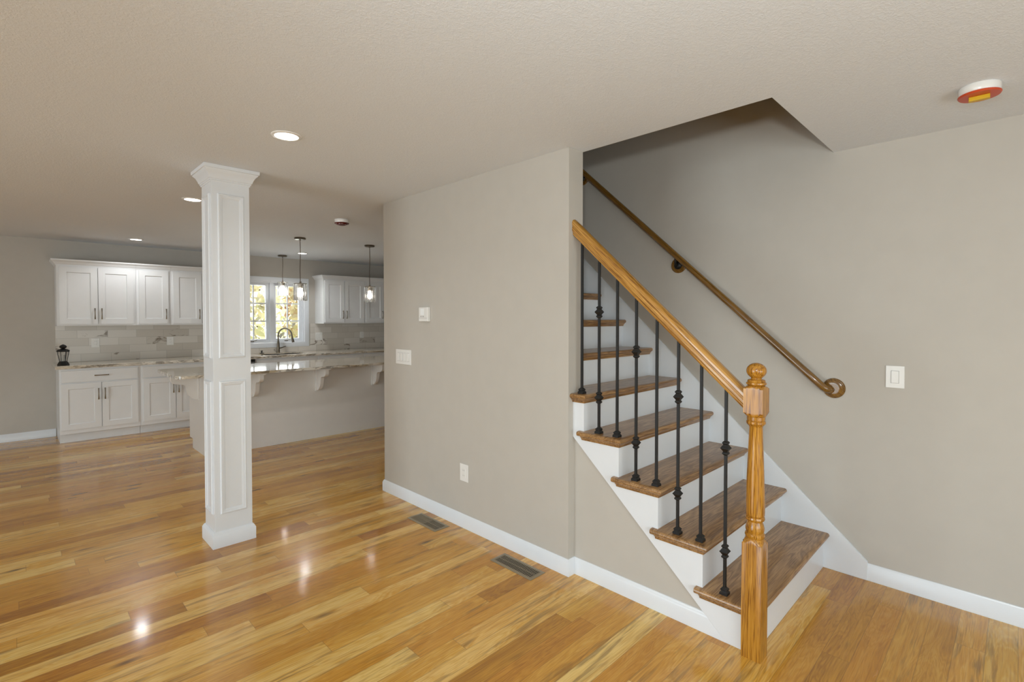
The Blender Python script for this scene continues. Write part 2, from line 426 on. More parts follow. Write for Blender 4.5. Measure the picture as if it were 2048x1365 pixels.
# kitchen wall with window opening
WX0, WX1, WZ0, WZ1 = 2.45, 3.465, 1.07, 2.05
kw = MB()
kw.box(XL - T, WX0, YK, YK + .16, 0, H).box(WX1, XK + T, YK, YK + .16, 0, H).box(WX0, WX1, YK, YK + .16, 0, WZ0).box(WX0, WX1, YK, YK + .16, WZ1, H)
struct('wall_kitchen', kw, 'wall', 'greige kitchen wall behind the white cabinets', 'wall')
lw = MB()
for a, b in ((YF, 1.2), (4.7, YK)): lw.box(XL - T, XL, a, b, 0, H)
lw.box(XL - T, XL, 1.2, 4.7, 2.1, H)
struct('wall_left', lw, 'wall', 'greige wall with a wide patio door opening', 'wall')
fw = MB()
fw.box(XL - T, -2.35, YF - T, YF, 0, H).box(2.25, XR + T, YF - T, YF, 0, H).box(-2.35, 2.25, YF - T, YF, 0, .4).box(-2.35, 2.25, YF - T, YF, 1.6, H)  # unseen wall; its low opening is added to frame the fill light
struct('wall_front', fw, 'wall', 'greige front wall with a wide opening added for the fill light', 'wall')
struct('wall_kitchen_right', MB().box(XK, XK + T, YL, YK, 0, H).box(XR + T, XK + T, YL - .1, YL, 0, H), 'wall', 'greige wall at the far end of the kitchen', 'wall')
# unseen upper floor, kept wide so little bounce light stays in the stairwell
sh = MB()
for q in ((XL - .1, XL, YF, YK + 2), (XK, XK + .1, YF, YK + 2)): sh.box(*q, H + .28, 5.1)
sh.box(XL - .1, XK + .1, YF - .1, YF, H + .28, 5.1).box(XL - .1, XK + .1, YK + 2, YK + 2.1, H + .28, 5.1).box(XL - .1, XK + .1, YF - .1, YK + 2.1, 5.1, 5.2)
struct('wall_stairwell', sh, 'wall', 'unlit upper floor walls above the stairwell opening', 'wall')

# baseboards
BB = [(0, 0), (.014, 0), (.014, .074), (.010, .080), (.010, .084), (.004, .094), (0, .094)]
def base(name, path, side=1, label=None, slant=False):
    mb = MB().sweep(path, BB, side=side)
    if slant:
        k = len(BB)
        for i in range(len(mb.v) - k, len(mb.v)): v = mb.v[i]; mb.v[i] = (v[0], 0.917 + v[2] / 0.8965, v[2])
    return struct(name, mb, 'trim', label, 'baseboard')
base('baseboard_middle', [(XR - .1, YL), (XA, YL), (XA, YE), (XS, YE), (XS, .92)], 1, 'white baseboard along the thermostat wall and below the stair', True)
base('baseboard_right', [(XR, .582), (XR, YF)], 1, 'white baseboard along the wall right of the stair')
base('baseboard_kitchen', [(XL, YK), (.364, YK)], 1, 'white baseboard left of the kitchen cabinets')

# ------------------------------------------------------------------ staircase
st = empty('staircase', (2.83, R1, 0), 'wooden staircase with brown oak treads and white risers climbing beside the wall', 'staircase')
def nose_prof(z, t=.027, o=.031):
    r = t / 2; pts = [(0, z - t)]
    for k in range(7):
        a = -PI / 2 + PI * k / 6; pts.append((o - r + r * math.cos(a), z - r + r * math.sin(a)))
    pts.append((0, z)); return pts
COVE = [(0, 0), (.006, 0), (.007, .005), (.010, .012), (.016, .018), (.019, .018), (.019, .0225), (0, .0225)]
XSK = XR - .018
for n in range(1, NT_ + 1):
    z = tz(n); y0, y1 = ry(n), ry(n + 1)
    mb = MB()
    if n <= 4:
        mb.box(2.279, XSK, y0, y1, z - .027, z)
        mb.sweep([(XSK, y0), (2.279, y0), (2.279, y1 + .03)], nose_prof(z), side=-1)
        cv = [(XSK, y0), (2.279, y0), (2.279, y1 + .012)]
    elif n == 5:
        mb.box(2.279, XO, y0, YE, z - .027, z).box(XO, XSK, y0, y1, z - .027, z)
        mb.sweep([(XSK, y0), (2.279, y0), (2.279, YE)], nose_prof(z), side=-1)
        cv = [(XSK, y0), (2.279, y0), (2.279, YE)]
    else:
        mb.box(XO, XSK, y0, y1, z - .027, z); mb.sweep([(XSK, y0), (XO, y0)], nose_prof(z), side=-1)
        cv = [(XSK, y0), (XO, y0)]
    t = mesh('tread', mb, 'tread', st, 0, 0.5)
    mesh('cove_moulding', MB().sweep(cv, [(d, h + z - .0495) for d, h in COVE], side=-1), 'tread', t)
for n in range(1, NT_ + 2):
    x0 = 2.2795 if n <= 5 else XO
    y = ry(n) + .0003
    mesh('riser', MB().box(x0, XSK, y, y + .018, tz(n - 1), tz(n) - .027), 'trim', st)
poly = [(R1, 0)]
for n in range(1, 6):
    poly += [(ry(n), tz(n) - .027)]
    poly += [(ry(n + 1), tz(n) - .027)] if n < 5 else [(YE, tz(5) - .027)]
poly += [(YE, 0.795), (0.917, 0.0)]
mesh('stringer', MB().prism(poly, 2.279, 2.297, 'X'), 'trim', st, 0.0008)
sk = [(.582, 0), (YT, 0), (YT, .099 + .938 * (YT - .576)), (.582, .099 + .0056)]
mesh('wall_skirt', MB().prism(sk, XSK, XR - .0003, 'X'), 'trim', st, 0.002)
mesh('upper_landing', MB().box(XO, XR, YT, YT + .3, tz(13) - .03, tz(13)), 'tread', st)

# ------------------------------------------------------------------ stair railing
XB = 2.300; NX, NY = 2.282, 0.798
rl = empty('stair_railing', (NX, NY, 0), 'golden oak stair railing with square newel post and black iron balusters', 'stair railing')
nh = .0405
nb = MB()
def post_block(mb, z0, z1, h, c0, c1):
    """square block whose faces run into pointed lamb's tongues at the ends"""
    N = 8; rows = []
    def ring(z, f):
        pts = []
        for k in range(4 * N):
            a = -PI / 4 + 2 * PI * k / (4 * N); ca, sa = math.cos(a), math.sin(a)
            q = h / max(abs(ca), abs(sa)); r = min(q, f) if f else q
            pts.append((NX + r * ca, NY + r * sa, z))
        return pts
    if c0: rows += [ring(z0, h * .80), ring(z0 + c0 * .3, h * .98), ring(z0 + c0 * .7, h * 1.2), ring(z0 + c0, None)]
    else: rows += [ring(z0, None)]
    rows += [ring(z1 - c1, None), ring(z1 - c1 * .7, h * 1.2), ring(z1 - c1 * .3, h * .98), ring(z1, h * .80)]
    m_ = 4 * N; vs = [q for r in rows for q in r]
    fs = [(i * m_ + k, i * m_ + (k + 1) % m_, (i + 1) * m_ + (k + 1) % m_, (i + 1) * m_ + k) for i in range(len(rows) - 1) for k in range(m_)]
    fs += [tuple(range(m_ - 1, -1, -1)), tuple((len(rows) - 1) * m_ + k for k in range(m_))]
    mb.add(vs, fs)
post_block(nb, 0, .526, nh, 0, .026)
post_block(nb, 1.046, 1.186, nh * .985, .022, .014)
nb.lathe([(.034, .520), (.038, .526), (.0405, .533), (.0395, .541), (.034, .546), (.0375, .556), (.038, .566), (.034, .582), (.030, .594), (.031, .598),
          (.037, .601), (.0395, .607), (.038, .614), (.033, .618), (.038, .622), (.0390, .64), (.0385, .68), (.0345, .80), (.030, .92), (.027, 1.005),
          (.029, 1.010), (.034, 1.015), (.0385, 1.021), (.0385, 1.029), (.034, 1.034), (.0365, 1.036), (.0365, 1.050), (.030, 1.052)], (NX, NY, 0), 36)
npost = mesh('newel_post', nb, 'golden', rl, 0, 0.55)
fb = [(.030, 1.184), (.036, 1.187), (.0405, 1.192), (.0405, 1.197), (.035, 1.201), (.037, 1.205), (.033, 1.210), (.022, 1.213), (.021, 1.217)]
for k in range(1, 13):
    a = -PI / 2 + .55 + (PI - .55) * k / 12; fb.append((max(.0004, .0405 * math.cos(a)), 1.2485 + .0345 * math.sin(a)))
mesh('ball_finial', MB().lathe(fb, (NX, NY, 0), 36), 'golden', npost)
hp = [(.021, 0), (.0225, .010), (.0225, .014), (.027, .019), (.0295, .026), (.0295, .038), (.0265, .046), (.0265, .049), (.0295, .055), (.0295, .066), (.026, .078), (.016, .086), (0, .089)]
hp = hp + [(-a, b) for a, b in reversed(hp[:-1])]
RS = 0.9175
def rzb(y): return 1.081 + RS * (y - .851)     # underside of the hand rail
ys = [NY + nh * .985, YE]
hr = MB(); k = len(hp)
hr.add([(XB - .004 + a, y, b + rzb(y)) for y in ys for a, b in hp], [tuple(range(k)), tuple(range(2 * k - 1, k - 1, -1))] + [(i, (i + 1) % k, (i + 1) % k + k, i + k) for i in range(k)])
mesh('handrail', hr, 'golden_rail', rl, 0, 0.45)
def sq(mb, prof, x, y, z):
    mb.lathe([(r * math.sqrt(2), h) for r, h in prof], (x, y, z), 4, rot=PI / 4); return mb
SHOE = [(.0175, 0), (.0175, .010), (.014, .014), (.012, .018), (.0145, .021), (.0145, .025), (.009, .031), (.0062, .034)]
KN = [(.0062, -.033), (.0085, -.031), (.0125, -.026), (.0125, -.022), (.009, -.017), (.0105, -.013), (.0185, -.001), (.0185, .001), (.0105, .013), (.009, .017), (.0125, .022), (.0125, .026), (.0085, .031), (.0062, .033)]
BY = [(1.752, 5, 0), (1.634, 4, 1), (1.516, 4, 0), (1.400, 3, 1), (1.282, 3, 0), (1.166, 2, 1), (1.050, 2, 0), (0.934, 1, 1)]
for y, n, kn in BY:
    z0 = tz(n) + .0002; zt = rzb(y) + .004
    b = mesh('baluster', MB().box(XB - .0062, XB + .0062, y - .0062, y + .0062, z0, zt), 'iron', rl, 0.001)
    mesh('shoe', sq(MB(), SHOE, XB, y, z0), 'iron', b, 0, 0.4)
    if kn:
        for dz in (.198, .673): mesh('knuckle', sq(MB(), KN, XB, y, tz(n) + dz), 'iron', b, 0, 0.4)

# ------------------------------------------------------------------ wall handrail
wr = empty('wall_handrail', (XR, .76, 1.06), 'brown oak handrail fixed to the wall above the stair with round rosettes', 'handrail')
def wz(y): return 1.088 + .917 * (y - .817)
XW = XR - .056
rp = [(XR - .020, .772, 1.056), (XR - .032, .776, 1.058), (XW + .006, .785, 1.063), (XW, .80, wz(.80)), (XW, .9, wz(.9))] + [(XW, 1 + .4 * k, wz(1 + .4 * k)) for k in range(7)]
mesh('rail', MB().tube(rp, .0215, 16), 'brown_rail', wr, 0, 0.7)
mesh('rosette', MB().lathe([(.058, 0), (.058, -.006), (.054, -.011), (.049, -.012), (.045, -.017), (.034, -.020), (.026, -.020)], (XR - .0003, .757, 1.066), 36, 'X'), 'brown_rail', wr, 0, 0.5)
def bracket(y):
    zc = wz(y) - .07
    b = mesh('bracket', MB().tube([(XR - .016, y, zc), (XR - .04, y, zc - .004), (XW, y, zc + .016), (XW, y, wz(y) - .016)], .007, 10).lathe([(.03, -.012), (.03, -.016), (.022, -.024), (.012, -.028)], (XR, y, zc), 24, 'X'), 'black_metal', wr, label='dark metal bracket')
    mesh('bracket_rosette', MB().lathe([(.056, 0), (.056, -.007), (.050, -.012), (.044, -.012)], (XR - .0003, y, zc), 36, 'X'), 'brown_rail', b)
bracket(1.728); bracket(2.585)

# ------------------------------------------------------------------ column
CX, CY = 1.0115, 3.7155
cl = empty('column', (CX, CY, 0), 'white square panelled column with crown, standing between hall and kitchen', 'column', None, 'thing')
def rect(h): return [(CX - h, CY - h), (CX + h, CY - h), (CX + h, CY + h), (CX - h, CY + h)]
hs = .1115
mesh('shaft', MB().box(CX - hs, CX + hs, CY - hs, CY + hs, 0, H), 'trim', cl, 0.0015)
mesh('base', MB().sweep(rect(hs), [(0, 0), (.017, 0), (.017, .078), (.013, .084), (.010, .092), (.003, .100), (0, .100)], True), 'trim', cl)
CR = [(0, H - .100), (.004, H - .100), (.006, H - .092), (.010, H - .090), (.010, H - .082), (.015, H - .078), (.020, H - .062), (.030, H - .042), (.042, H - .030), (.044, H - .024), (.050, H - .022), (.051, H - .001), (0, H - .001)]
mesh('crown_moulding', MB().sweep(rect(hs), CR, True), 'trim', cl, 0, 0.5)
PM = [(0, 0), (0, .004), (.004, .010), (.010, .011), (.013, .007), (.018, .007), (.024, .004), (.028, .002), (.030, 0)]
for ang in range(4):
    ca, sa = round(math.cos(ang * PI / 2)), round(math.sin(ang * PI / 2))
    def to3(a, b, h, ca=ca, sa=sa):
        lx, ly = a, -(hs + h); return (CX + lx * ca - ly * sa, CY + lx * sa + ly * ca, b)
    for z0, z1 in ((.21, 1.068), (1.217, 2.27)):
        mesh('panel_moulding', MB().sweep([(-.078, z0), (.078, z0), (.078, z1), (-.078, z1)], PM, True, to3, -1), 'trim', cl, 0, 0.5)

# ------------------------------------------------------------------ switches, outlets, thermostat
def plate(name, face, u0, u1, z0, z1, label, cat, group, parts):
    """face: ('X', x) faces -X, u is y; ('Y', y) faces -Y, u is x"""
    ax, f = face
    def bx(mb, a0, a1, b0, b1, d0, d1):
        return mb.box(f - d1, f - d0, a0, a1, b0, b1) if ax == 'X' else mb.box(a0, a1, f - d1, f - d0, b0, b1)
    c = ((u0 + u1) / 2, z0)
    root = empty(name, (f, c[0], c[1]) if ax == 'X' else (c[0], f, c[1]), label, cat, group)
    mesh('cover_plate', bx(MB(), u0, u1, z0, z1, .0003, .006), 'plate', root, 0.0022)
    zc = (z0 + z1) / 2
    for kind, u in parts:
        if kind == 'rocker':
            r = mesh('rocker', bx(MB(), u - .0165, u + .0165, zc - .033, zc + .033, .005, .0105), 'plate', root, 0.0015)
            mesh('rocker_gap', bx(MB(), u - .0182, u + .0182, zc - .0347, zc + .0347, .0055, .0064), 'grey_plastic', root)
        elif kind == 'toggle':
            mesh('toggle', bx(MB(), u - .005, u + .005, zc - .004, zc + .012, .005, .016), 'plate', root, 0.001)
        else:
            d = mesh('socket_face', bx(MB(), u - .0165, u + .0165, zc - .034, zc + .034, .005, .008), 'plate', root, 0.0012)
            for dz in (-.018, .018):
                sl = bx(MB(), u - .008, u - .005, zc + dz - .005, zc + dz + .005, .0075, .0086); bx(sl, u + .005, u + .008, zc + dz - .005, zc + dz + .005, .0075, .0086)
                mesh('socket_slots', sl, 'grey_plastic', d)
    return root
YC = 3.4965
plate('light_switch', ('X', XA), YC - .110, YC + .110, 1.100, 1.219, 'wide white switch plate below and left of the thermostat', 'light switch', None,
      [('rocker', YC - .069 + .046 * k) for k in range(4)])
plate('wall_outlet', ('X', XA), 2.686, 2.774, .327, .449, 'white outlet low on the wall above the baseboard, below the thermostat', 'outlet', None, [('socket', 2.73)])
plate('light_switch', ('X', XR), .430, .513, 1.095, 1.216, 'single white rocker switch on the wall right of the handrail end', 'light switch', None, [('rocker', .4715)])
th = empty('thermostat', (XA, 3.19, 1.448), 'small white wall thermostat with pale screen above the switch plate', 'thermostat')
mesh('body', MB().box(XA - .028, XA - .0003, 3.131, 3.245, 1.448, 1.557), 'plate', th, 0.004)
mesh('screen', MB().box(XA - .0292, XA - .027, 3.176, 3.220, 1.496, 1.545), 'screen', th, 0.0008)
for q in (3.184, 3.212): mesh('button', MB().box(XA - .0300, XA - .027, q - .009, q + .009, 1.482, 1.489), 'grey_plastic', th, 0.0008)
mesh('cover_seam', MB().box(XA - .0286, XA - .027, 3.134, 3.242, 1.4735, 1.4755), 'grey_plastic', th)

# ------------------------------------------------------------------ floor registers
def register(x0, x1, y0, y1, label, damper):
    r = empty('floor_vent', ((x0 + x1) / 2, (y0 + y1) / 2, 0), label, 'floor vent', 'bronze floor vents by the baseboard')
    b = .019
    mesh('frame', MB().sweep([(x0, y0), (x1, y0), (x1, y1), (x0, y1)], [(0, .0003), (0, .002), (-.004, .0045), (-b, .0045), (-b, .0003)], True, side=1), 'vent', r)
    mesh('duct_shade', MB().box(x0 + b, x1 - b, y0 + b, y1 - b, .0003, .0008), 'dark', r)  # flat dark sheet stands in for the shade inside the duct
    sl = MB(); n = 24; L = y1 - y0 - 2 * b
    for k in range(n):
        yc = y0 + b + L * (k + .5) / n
        sl.box(x0 + b, x1 - b, yc - .0026, yc + .0022, .0030, .0042)
    sl.box((x0 + x1) / 2 - .0015, (x0 + x1) / 2 + .0015, y0 + b, y1 - b, .001, .0036)
    mesh('louvre', sl, 'vent', r)
    if damper: mesh('damper', MB().box(x0 + b + .002, x1 - b - .002, (y0 + y1) / 2, y1 - b, .0009, .0014), 'vent', r)
register(2.043, 2.167, 1.911, 2.25, 'bronze slatted floor vent nearer to the stair', False)
register(2.043, 2.172, 2.815, 3.155, 'bronze slatted floor vent farther from the stair, half its slats closed', True)

# ------------------------------------------------------------------ ceiling fittings
def downlight(x, y, label, power=24):
    r = empty('recessed_light', (x, y, H), label, 'recessed light', 'recessed lights in the ceiling')
    mesh('trim_ring', MB().lathe([(.058, -.0035), (.060, -.006), (.068, -.006), (.075, -.003), (.076, -.0003), (.058, -.0003)], (x, y, H), 36, cap=False), 'plate', r, 0, 0.7)
    mesh('lens', MB().lathe([(.058, -.0004), (.058, -.0038), (.03, -.0045), (.0005, -.0046)], (x, y, H), 36), 'lens', r)
    lt = light('recessed_light_lamp', 'SPOT', (x, y, H - .012), power, (0.95, 0.98, 1.0), (0, 0, 0), spot_size=math.radians(150), spot_blend=0.6, shadow_soft_size=.055)
    return r
downlight(1.040, 2.740, 'large bright recessed light nearest in the hall ceiling, above right of the column', 14)
downlight(1.052, 4.751, 'recessed ceiling light touching the left edge of the column crown', 56)
downlight(1.090, 7.670, 'recessed ceiling light above the left cabinets', 38)
downlight(3.099, 7.586, 'recessed ceiling light behind the cord of the middle pendant', 56)

def smoke(x, y, label, cover, tab):
    r = empty('smoke_detector', (x, y, H), label, 'smoke detector')
    mesh('base', MB().lathe([(.066, -.0003), (.068, -.004), (.066, -.030), (.063, -.034)], (x, y, H), 40), 'plate', r)
    mesh('dust_cover', MB().lathe([(.069, -.033), (.0695, -.036), (.066, -.041), (.0005, -.043)], (x, y, H), 40), cover, r, label='orange dust cover' if tab else 'dark red cover')
    if tab:
        c, s = math.cos(1.60), math.sin(1.60)
        def bar(u0, u1, v0, v1, z0, z1):
            vs = [(x + u * c - v * s, y + u * s + v * c, H + z) for z in (z0, z1) for u, v in ((u0, v0), (u1, v0), (u1, v1), (u0, v1))]
            return MB().add(vs, [(3, 2, 1, 0), (4, 5, 6, 7), (0, 1, 5, 4), (1, 2, 6, 5), (2, 3, 7, 6), (3, 0, 4, 7)])
        mesh('pull_tab', bar(-.033, .033, -.004, .020, -.059, -.042), 'yellow', r, 0.002, label='yellow tab')
        mesh('tab_slot', bar(-.030, .030, -.034, -.010, -.0446, -.0415), 'dark_red', r)
    else:
        mesh('sensor_cap', MB().lathe([(.05, -.041), (.048, -.050), (.03, -.056), (.0005, -.057)], (x, y, H), 32), 'dark_red', r, label='dark red cap')
    return r
smoke(2.868, .130, 'smoke detector with orange cover and yellow tab on the ceiling right of the stairwell', 'orange', True)
smoke(2.312, 4.710, 'small smoke detector with dark red cover on the ceiling above the pendants', 'dark_red', False)

def pendant(x, y, ztop, zbot, label):
    r = empty('pendant_light', (x, y, H), label, 'pendant light', 'crystal pendant lights in the kitchen')
    mesh('canopy', MB().lathe([(.064, -.0003), (.066, -.004), (.066, -.016), (.058, -.022), (.012, -.023), (.010, -.032)], (x, y, H), 32), 'dark_nickel', r)
    mesh('cord', MB().tube([(x, y, H - .03), (x + .004, y, (H + ztop) / 2 + .1), (x - .003, y, (H + ztop) / 2 - .1), (x, y, ztop)], .0042, 8), 'cord', r)
    mesh('cap', MB().lathe([(.010, .03), (.012, .012), (.030, .006), (.074, .004), (.076, .001), (.076, -.004), (.030, -.006), (.022, -.05)], (x, y, ztop), 32), 'nickel', r)
    sh = None
    for k in range(14):
        a = 2 * PI * k / 14; ca, sa = math.cos(a), math.sin(a); rr = .072
        vs = []
        for z in (zbot, zbot + .012, ztop - .014, ztop - .004):
            f = .7 if z in (zbot, ) else 1
            for u, v in ((-.0135, -.006), (.0135, -.006), (.0135, .006), (-.0135, .006)):
                vs.append((x + (rr + v * f) * ca - u * f * sa, y + (rr + v * f) * sa + u * f * ca, z))
        fs = [(3, 2, 1, 0), (12, 13, 14, 15)] + [(4 * i + j, 4 * i + (j + 1) % 4, 4 * i + 4 + (j + 1) % 4, 4 * i + 4 + j) for i in range(3) for j in range(4)]
        mesh('crystal', MB().add(vs, fs), 'crystal', r, 0, 0.2)
    zc = zbot + .42 * (ztop - zbot)
    bl = [(.0005, -.045)] + [(.032 * math.cos(-PI / 2 + PI * k / 10), .034 * math.sin(-PI / 2 + PI * k / 10)) for k in range(1, 9)] + [(.014, .05), (.013, .075)]
    mesh('bulb', MB().lathe(bl, (x, y, zc), 24), 'bulb', r)
    return r
pendant(2.476, 6.131, 1.885, 1.682, 'crystal pendant above the island with its cord crossing a recessed light')
pendant(3.390, 6.115, 1.885, 1.682, 'crystal pendant in front of the right upper cabinets')
pendant(2.978, 8.048, 2.020, 1.816, 'smaller looking crystal pendant hanging over the sink before the window')

# ------------------------------------------------------------------ kitchen cabinets
def pull(parent, x, y, z, vert=True, L=.135):
    mb = MB(); h = L / 2
    def P(t, d): return (x, y - d, z + t) if vert else (x + t, y - d, z)
    mb.tube([P(-h + .008, 0), P(-h + .008, .022)], .0055, 10); mb.tube([P(h - .008, 0), P(h - .008, .022)], .0055, 10)
    N = 10
    mb.tube([P(-h + 2 * h * k / N, .022 + .008 * math.sin(PI * k / N)) for k in range(N + 1)], [.0052 + .0022 * abs(2 * k / N - 1) for k in range(N + 1)], 10)
    return mesh('handle', mb, 'nickel', parent, label='metal pull handle')
def shaker(name, parent, x0, x1, yf, z0, z1, fr=.062, mat='cabinet'):
    d = .02
    mb = MB().box(x0, x1, yf + .010, yf + d, z0, z1)
    def to3(a, b, h): return (a, yf + .010 - h, b)
    mb.sweep([(x0, z0), (x1, z0), (x1, z1), (x0, z1)], [(0, 0), (0, .010), (fr, .010), (fr + .006, .0)], True, to3, -1)
    return mesh(name, mb, mat, parent, 0, 0.25)
def slab(name, parent, x0, x1, yf, z0, z1):
    return mesh(name, MB().box(x0, x1, yf, yf + .02, z0, z1), 'cabinet', parent, 0.003)

def base_unit(x0, x1, label, doors, drawer=True, pulls=True, top=.8755):
    r = empty('base_cabinet', ((x0 + x1) / 2, 8.12, 0), label, 'cabinet', 'white base cabinets')
    cc = MB().box(x0, x1, 7.82, YK - .001, .108, top)
    if top < .8: cc.box(x0, x1, 7.82, 7.84, top, .8755)
    mesh('carcass', cc, 'cabinet', r, 0.001)
    mesh('toe_kick', MB().box(x0 + .002, x1, 7.895, YK - .001, 0, .108), 'cabinet', r)
    if drawer:
        d = slab('drawer', r, x0 + .018, x1 - .026, 7.80, .713, .852)
        if pulls: pull(d, (x0 + x1) / 2, 7.80, .785, False)
    for i, (a, b) in enumerate(doors):
        dr = shaker('door', r, a, b, 7.80, .158, .697)
        if pulls:
            hx = b - .027 if i == 0 and len(doors) > 1 else a + .027
            pull(dr, hx, 7.80, .562)
    return r
base_unit(.37, 1.135, 'white base cabinet with drawer and two doors below the black lantern', [(.385, .748), (.756, 1.107)])
base_unit(1.136, 1.888, 'white base cabinet with drawer partly hidden by the island corner', [(1.165, 1.509), (1.515, 1.860)])
base_unit(2.497, 3.41, 'white sink base cabinet beneath the faucet', [(2.515, 2.95), (2.96, 3.392)], True, False, .69)
base_unit(3.411, 4.20, 'white base cabinet right of the sink, behind the island top', [(3.43, 3.80), (3.81, 4.18)], True, False)
base_unit(4.201, 5.0, 'white base cabinet at the right end behind the island, by the greige wall', [(4.22, 4.59), (4.60, 4.98)], True, False)
dw = empty('dishwasher', (2.19, 8.12, 0), 'stainless dishwasher just right of the column, under the counter', 'dishwasher')
mesh('body', MB().box(1.892, 2.493, 7.83, YK - .001, .10, .872), 'steel', dw)
mesh('door', MB().box(1.895, 2.490, 7.795, 7.829, .11, .868), 'steel', dw, 0.004)
mesh('control_strip', MB().box(1.90, 2.485, 7.793, 7.797, .835, .864), 'dark', dw)
mesh('toe_panel', MB().box(1.90, 2.485, 7.90, 8.0, 0, .10), 'dark', dw)

def upper_unit(x0, x1, label, doors, hands, end_left=False):
    r = empty('upper_cabinet', ((x0 + x1) / 2, 8.265, 1.375), label, 'cabinet', 'white upper cabinets')
    mesh('carcass', MB().box(x0, x1, 8.10, YK - .001, 1.375, 2.115), 'cabinet', r, 0.001)
    for (a, b), hd in zip(doors, hands):
        dr = shaker('door', r, a, b, 8.08, 1.397, 2.092, .066)
        if hd: pull(dr, b - .030 if hd == 'r' else a + .030, 8.08, 1.524)
    CP = [(0, 2.105), (.006, 2.105), (.008, 2.117), (.016, 2.122), (.024, 2.140), (.038, 2.158), (.046, 2.162), (.047, 2.178), (0, 2.178)]
    path = [(x1, 8.10), (x0, 8.10)] + ([(x0, YK - .002)] if end_left else [])
    mesh('crown_moulding', MB().sweep(path, CP, side=-1), 'cabinet', r, 0, 0.5)
    mesh('top', MB().box(x0, x1, 8.10, YK - .002, 2.115, 2.12), 'cabinet', r)
    return r
upper_unit(.372, 1.142, 'white two-door upper cabinet at the far left end, above the lantern', [(.398, .754), (.761, 1.113)], 'rl', True)
upper_unit(1.143, 1.521, 'narrow white one-door upper cabinet next to the two-door one', [(1.172, 1.495)], 'r')
upper_unit(1.522, 2.262, 'white upper cabinet partly hidden behind the column', [(1.550, 1.885), (1.892, 2.235)], 'rl')
upper_unit(3.648, 4.388, 'white two-door upper cabinet right of the window', [(3.667, 4.006), (4.013, 4.369)], 'rl', True)
upper_unit(4.389, 5.13, 'white upper cabinet behind the right pendant, cut off by the wall', [(4.408, 4.754), (4.762, 5.11)], 'rl')

# counter with sink cut-out
SX0, SX1, SY0, SY1 = 2.66, 3.30, 7.90, 8.27
ct = MB()
y0, y1, za, zb = 7.783, YK - .001, .876, .914
ct.box(.335, SX0, y0, y1, za, zb).box(SX1, 5.3, y0, y1, za, zb).box(SX0, SX1, y0, SY0, za, zb).box(SX0, SX1, SY1, y1, za, zb)
tag(mesh('countertop', ct, 'granite', None, 0.004), 'long veined granite worktop under the window and upper cabinets', 'countertop')
sn = empty('kitchen_sink', ((SX0 + SX1) / 2, 8.085, .70), 'steel sink set into the counter below the window', 'sink')
mesh('basin', MB().box(SX0 + .001, SX0 + .006, SY0 + .001, SY1 - .001, .70, .9).box(SX1 - .006, SX1 - .001, SY0 + .001, SY1 - .001, .70, .9).box(SX0 + .006, SX1 - .006, SY0 + .001, SY0 + .006, .70, .9).box(SX0 + .006, SX1 - .006, SY1 - .006, SY1 - .001, .70, .9).box(SX0 + .006, SX1 - .006, SY0 + .006, SY1 - .006, .70, .705), 'steel', sn)
FX, FY = 3.010, 8.345
fa = empty('kitchen_faucet', (FX, FY, .914), 'tall gooseneck nickel faucet in front of the window', 'faucet')
mesh('body', MB().lathe([(.027, 0), (.027, .006), (.022, .012), (.021, .08), (.019, .14), (.013, .20)], (FX, FY, .9142), 24), 'dark_nickel', fa)
DX, DY = .77, -.64
def fp(d, z): return (FX + DX * d, FY + DY * d, z)
arc = [fp(0, 1.10), fp(0, 1.19)] + [fp(.105 - .105 * math.cos(a), 1.19 + .112 * math.sin(a)) for a in [PI * k / 14 for k in range(1, 14)]] + [fp(.212, 1.170)]
mesh('spout', MB().tube(arc, .0125, 12), 'dark_nickel', fa)
mesh('spray_head', MB().tube([fp(.210, 1.190), fp(.216, 1.15), fp(.230, 1.09), fp(.232, 1.08)], [.013, .0155, .020, .018], 14), 'dark_nickel', fa)
mesh('lever', MB().tube([(FX + .018, FY, .985), (FX + .05, FY, .990), (FX + .115, FY - .01, 1.015)], [.009, .008, .005], 10), 'dark_nickel', fa)
sp = MB().lathe([(.032, 0), (.034, .004), (.028, .010), (.010, .012), (.008, .030), (.016, .034), (.016, .042), (.006, .046)], (2.757, 8.335, .9142), 24)
tag(mesh('sink_stopper', sp, 'black_metal'), 'small black sink stopper standing on the counter left of the faucet', 'sink stopper')

# backsplash
bs = MB()
BY0, BY1 = YK - .011, YK - .0005
bs.box(.372, 2.36, BY0, BY1, .9145, 1.3745).box(3.558, 5.13, BY0, BY1, .9145, 1.3745).box(2.36, 3.558, BY0, BY1, .9145, .997)
tag(mesh('backsplash', bs, 'tile'), 'pale marble subway tile backsplash between worktop and upper cabinets', 'backsplash', None, 'thing')
plate('wall_outlet', ('Y', BY0), .713, .797, 1.09, 1.209, 'white outlet on the backsplash nearest to the black lantern', 'outlet', None, [('socket', .755)])
plate('wall_outlet', ('Y', BY0), 1.529, 1.611, 1.091, 1.206, 'white outlet on the backsplash near the column, above the island corner', 'outlet', None, [('socket', 1.57)])
plate('light_switch', ('Y', BY0), 3.645, 3.766, 1.09, 1.222, 'square white double switch plate on the tiles right of the window', 'light switch', None, [('rocker', 3.682), ('rocker', 3.729)])
plate('wall_outlet', ('Y', BY0), 4.464, 4.542, 1.106, 1.217, 'white outlet on the tiles below the right upper cabinets', 'outlet', None, [('socket', 4.503)])

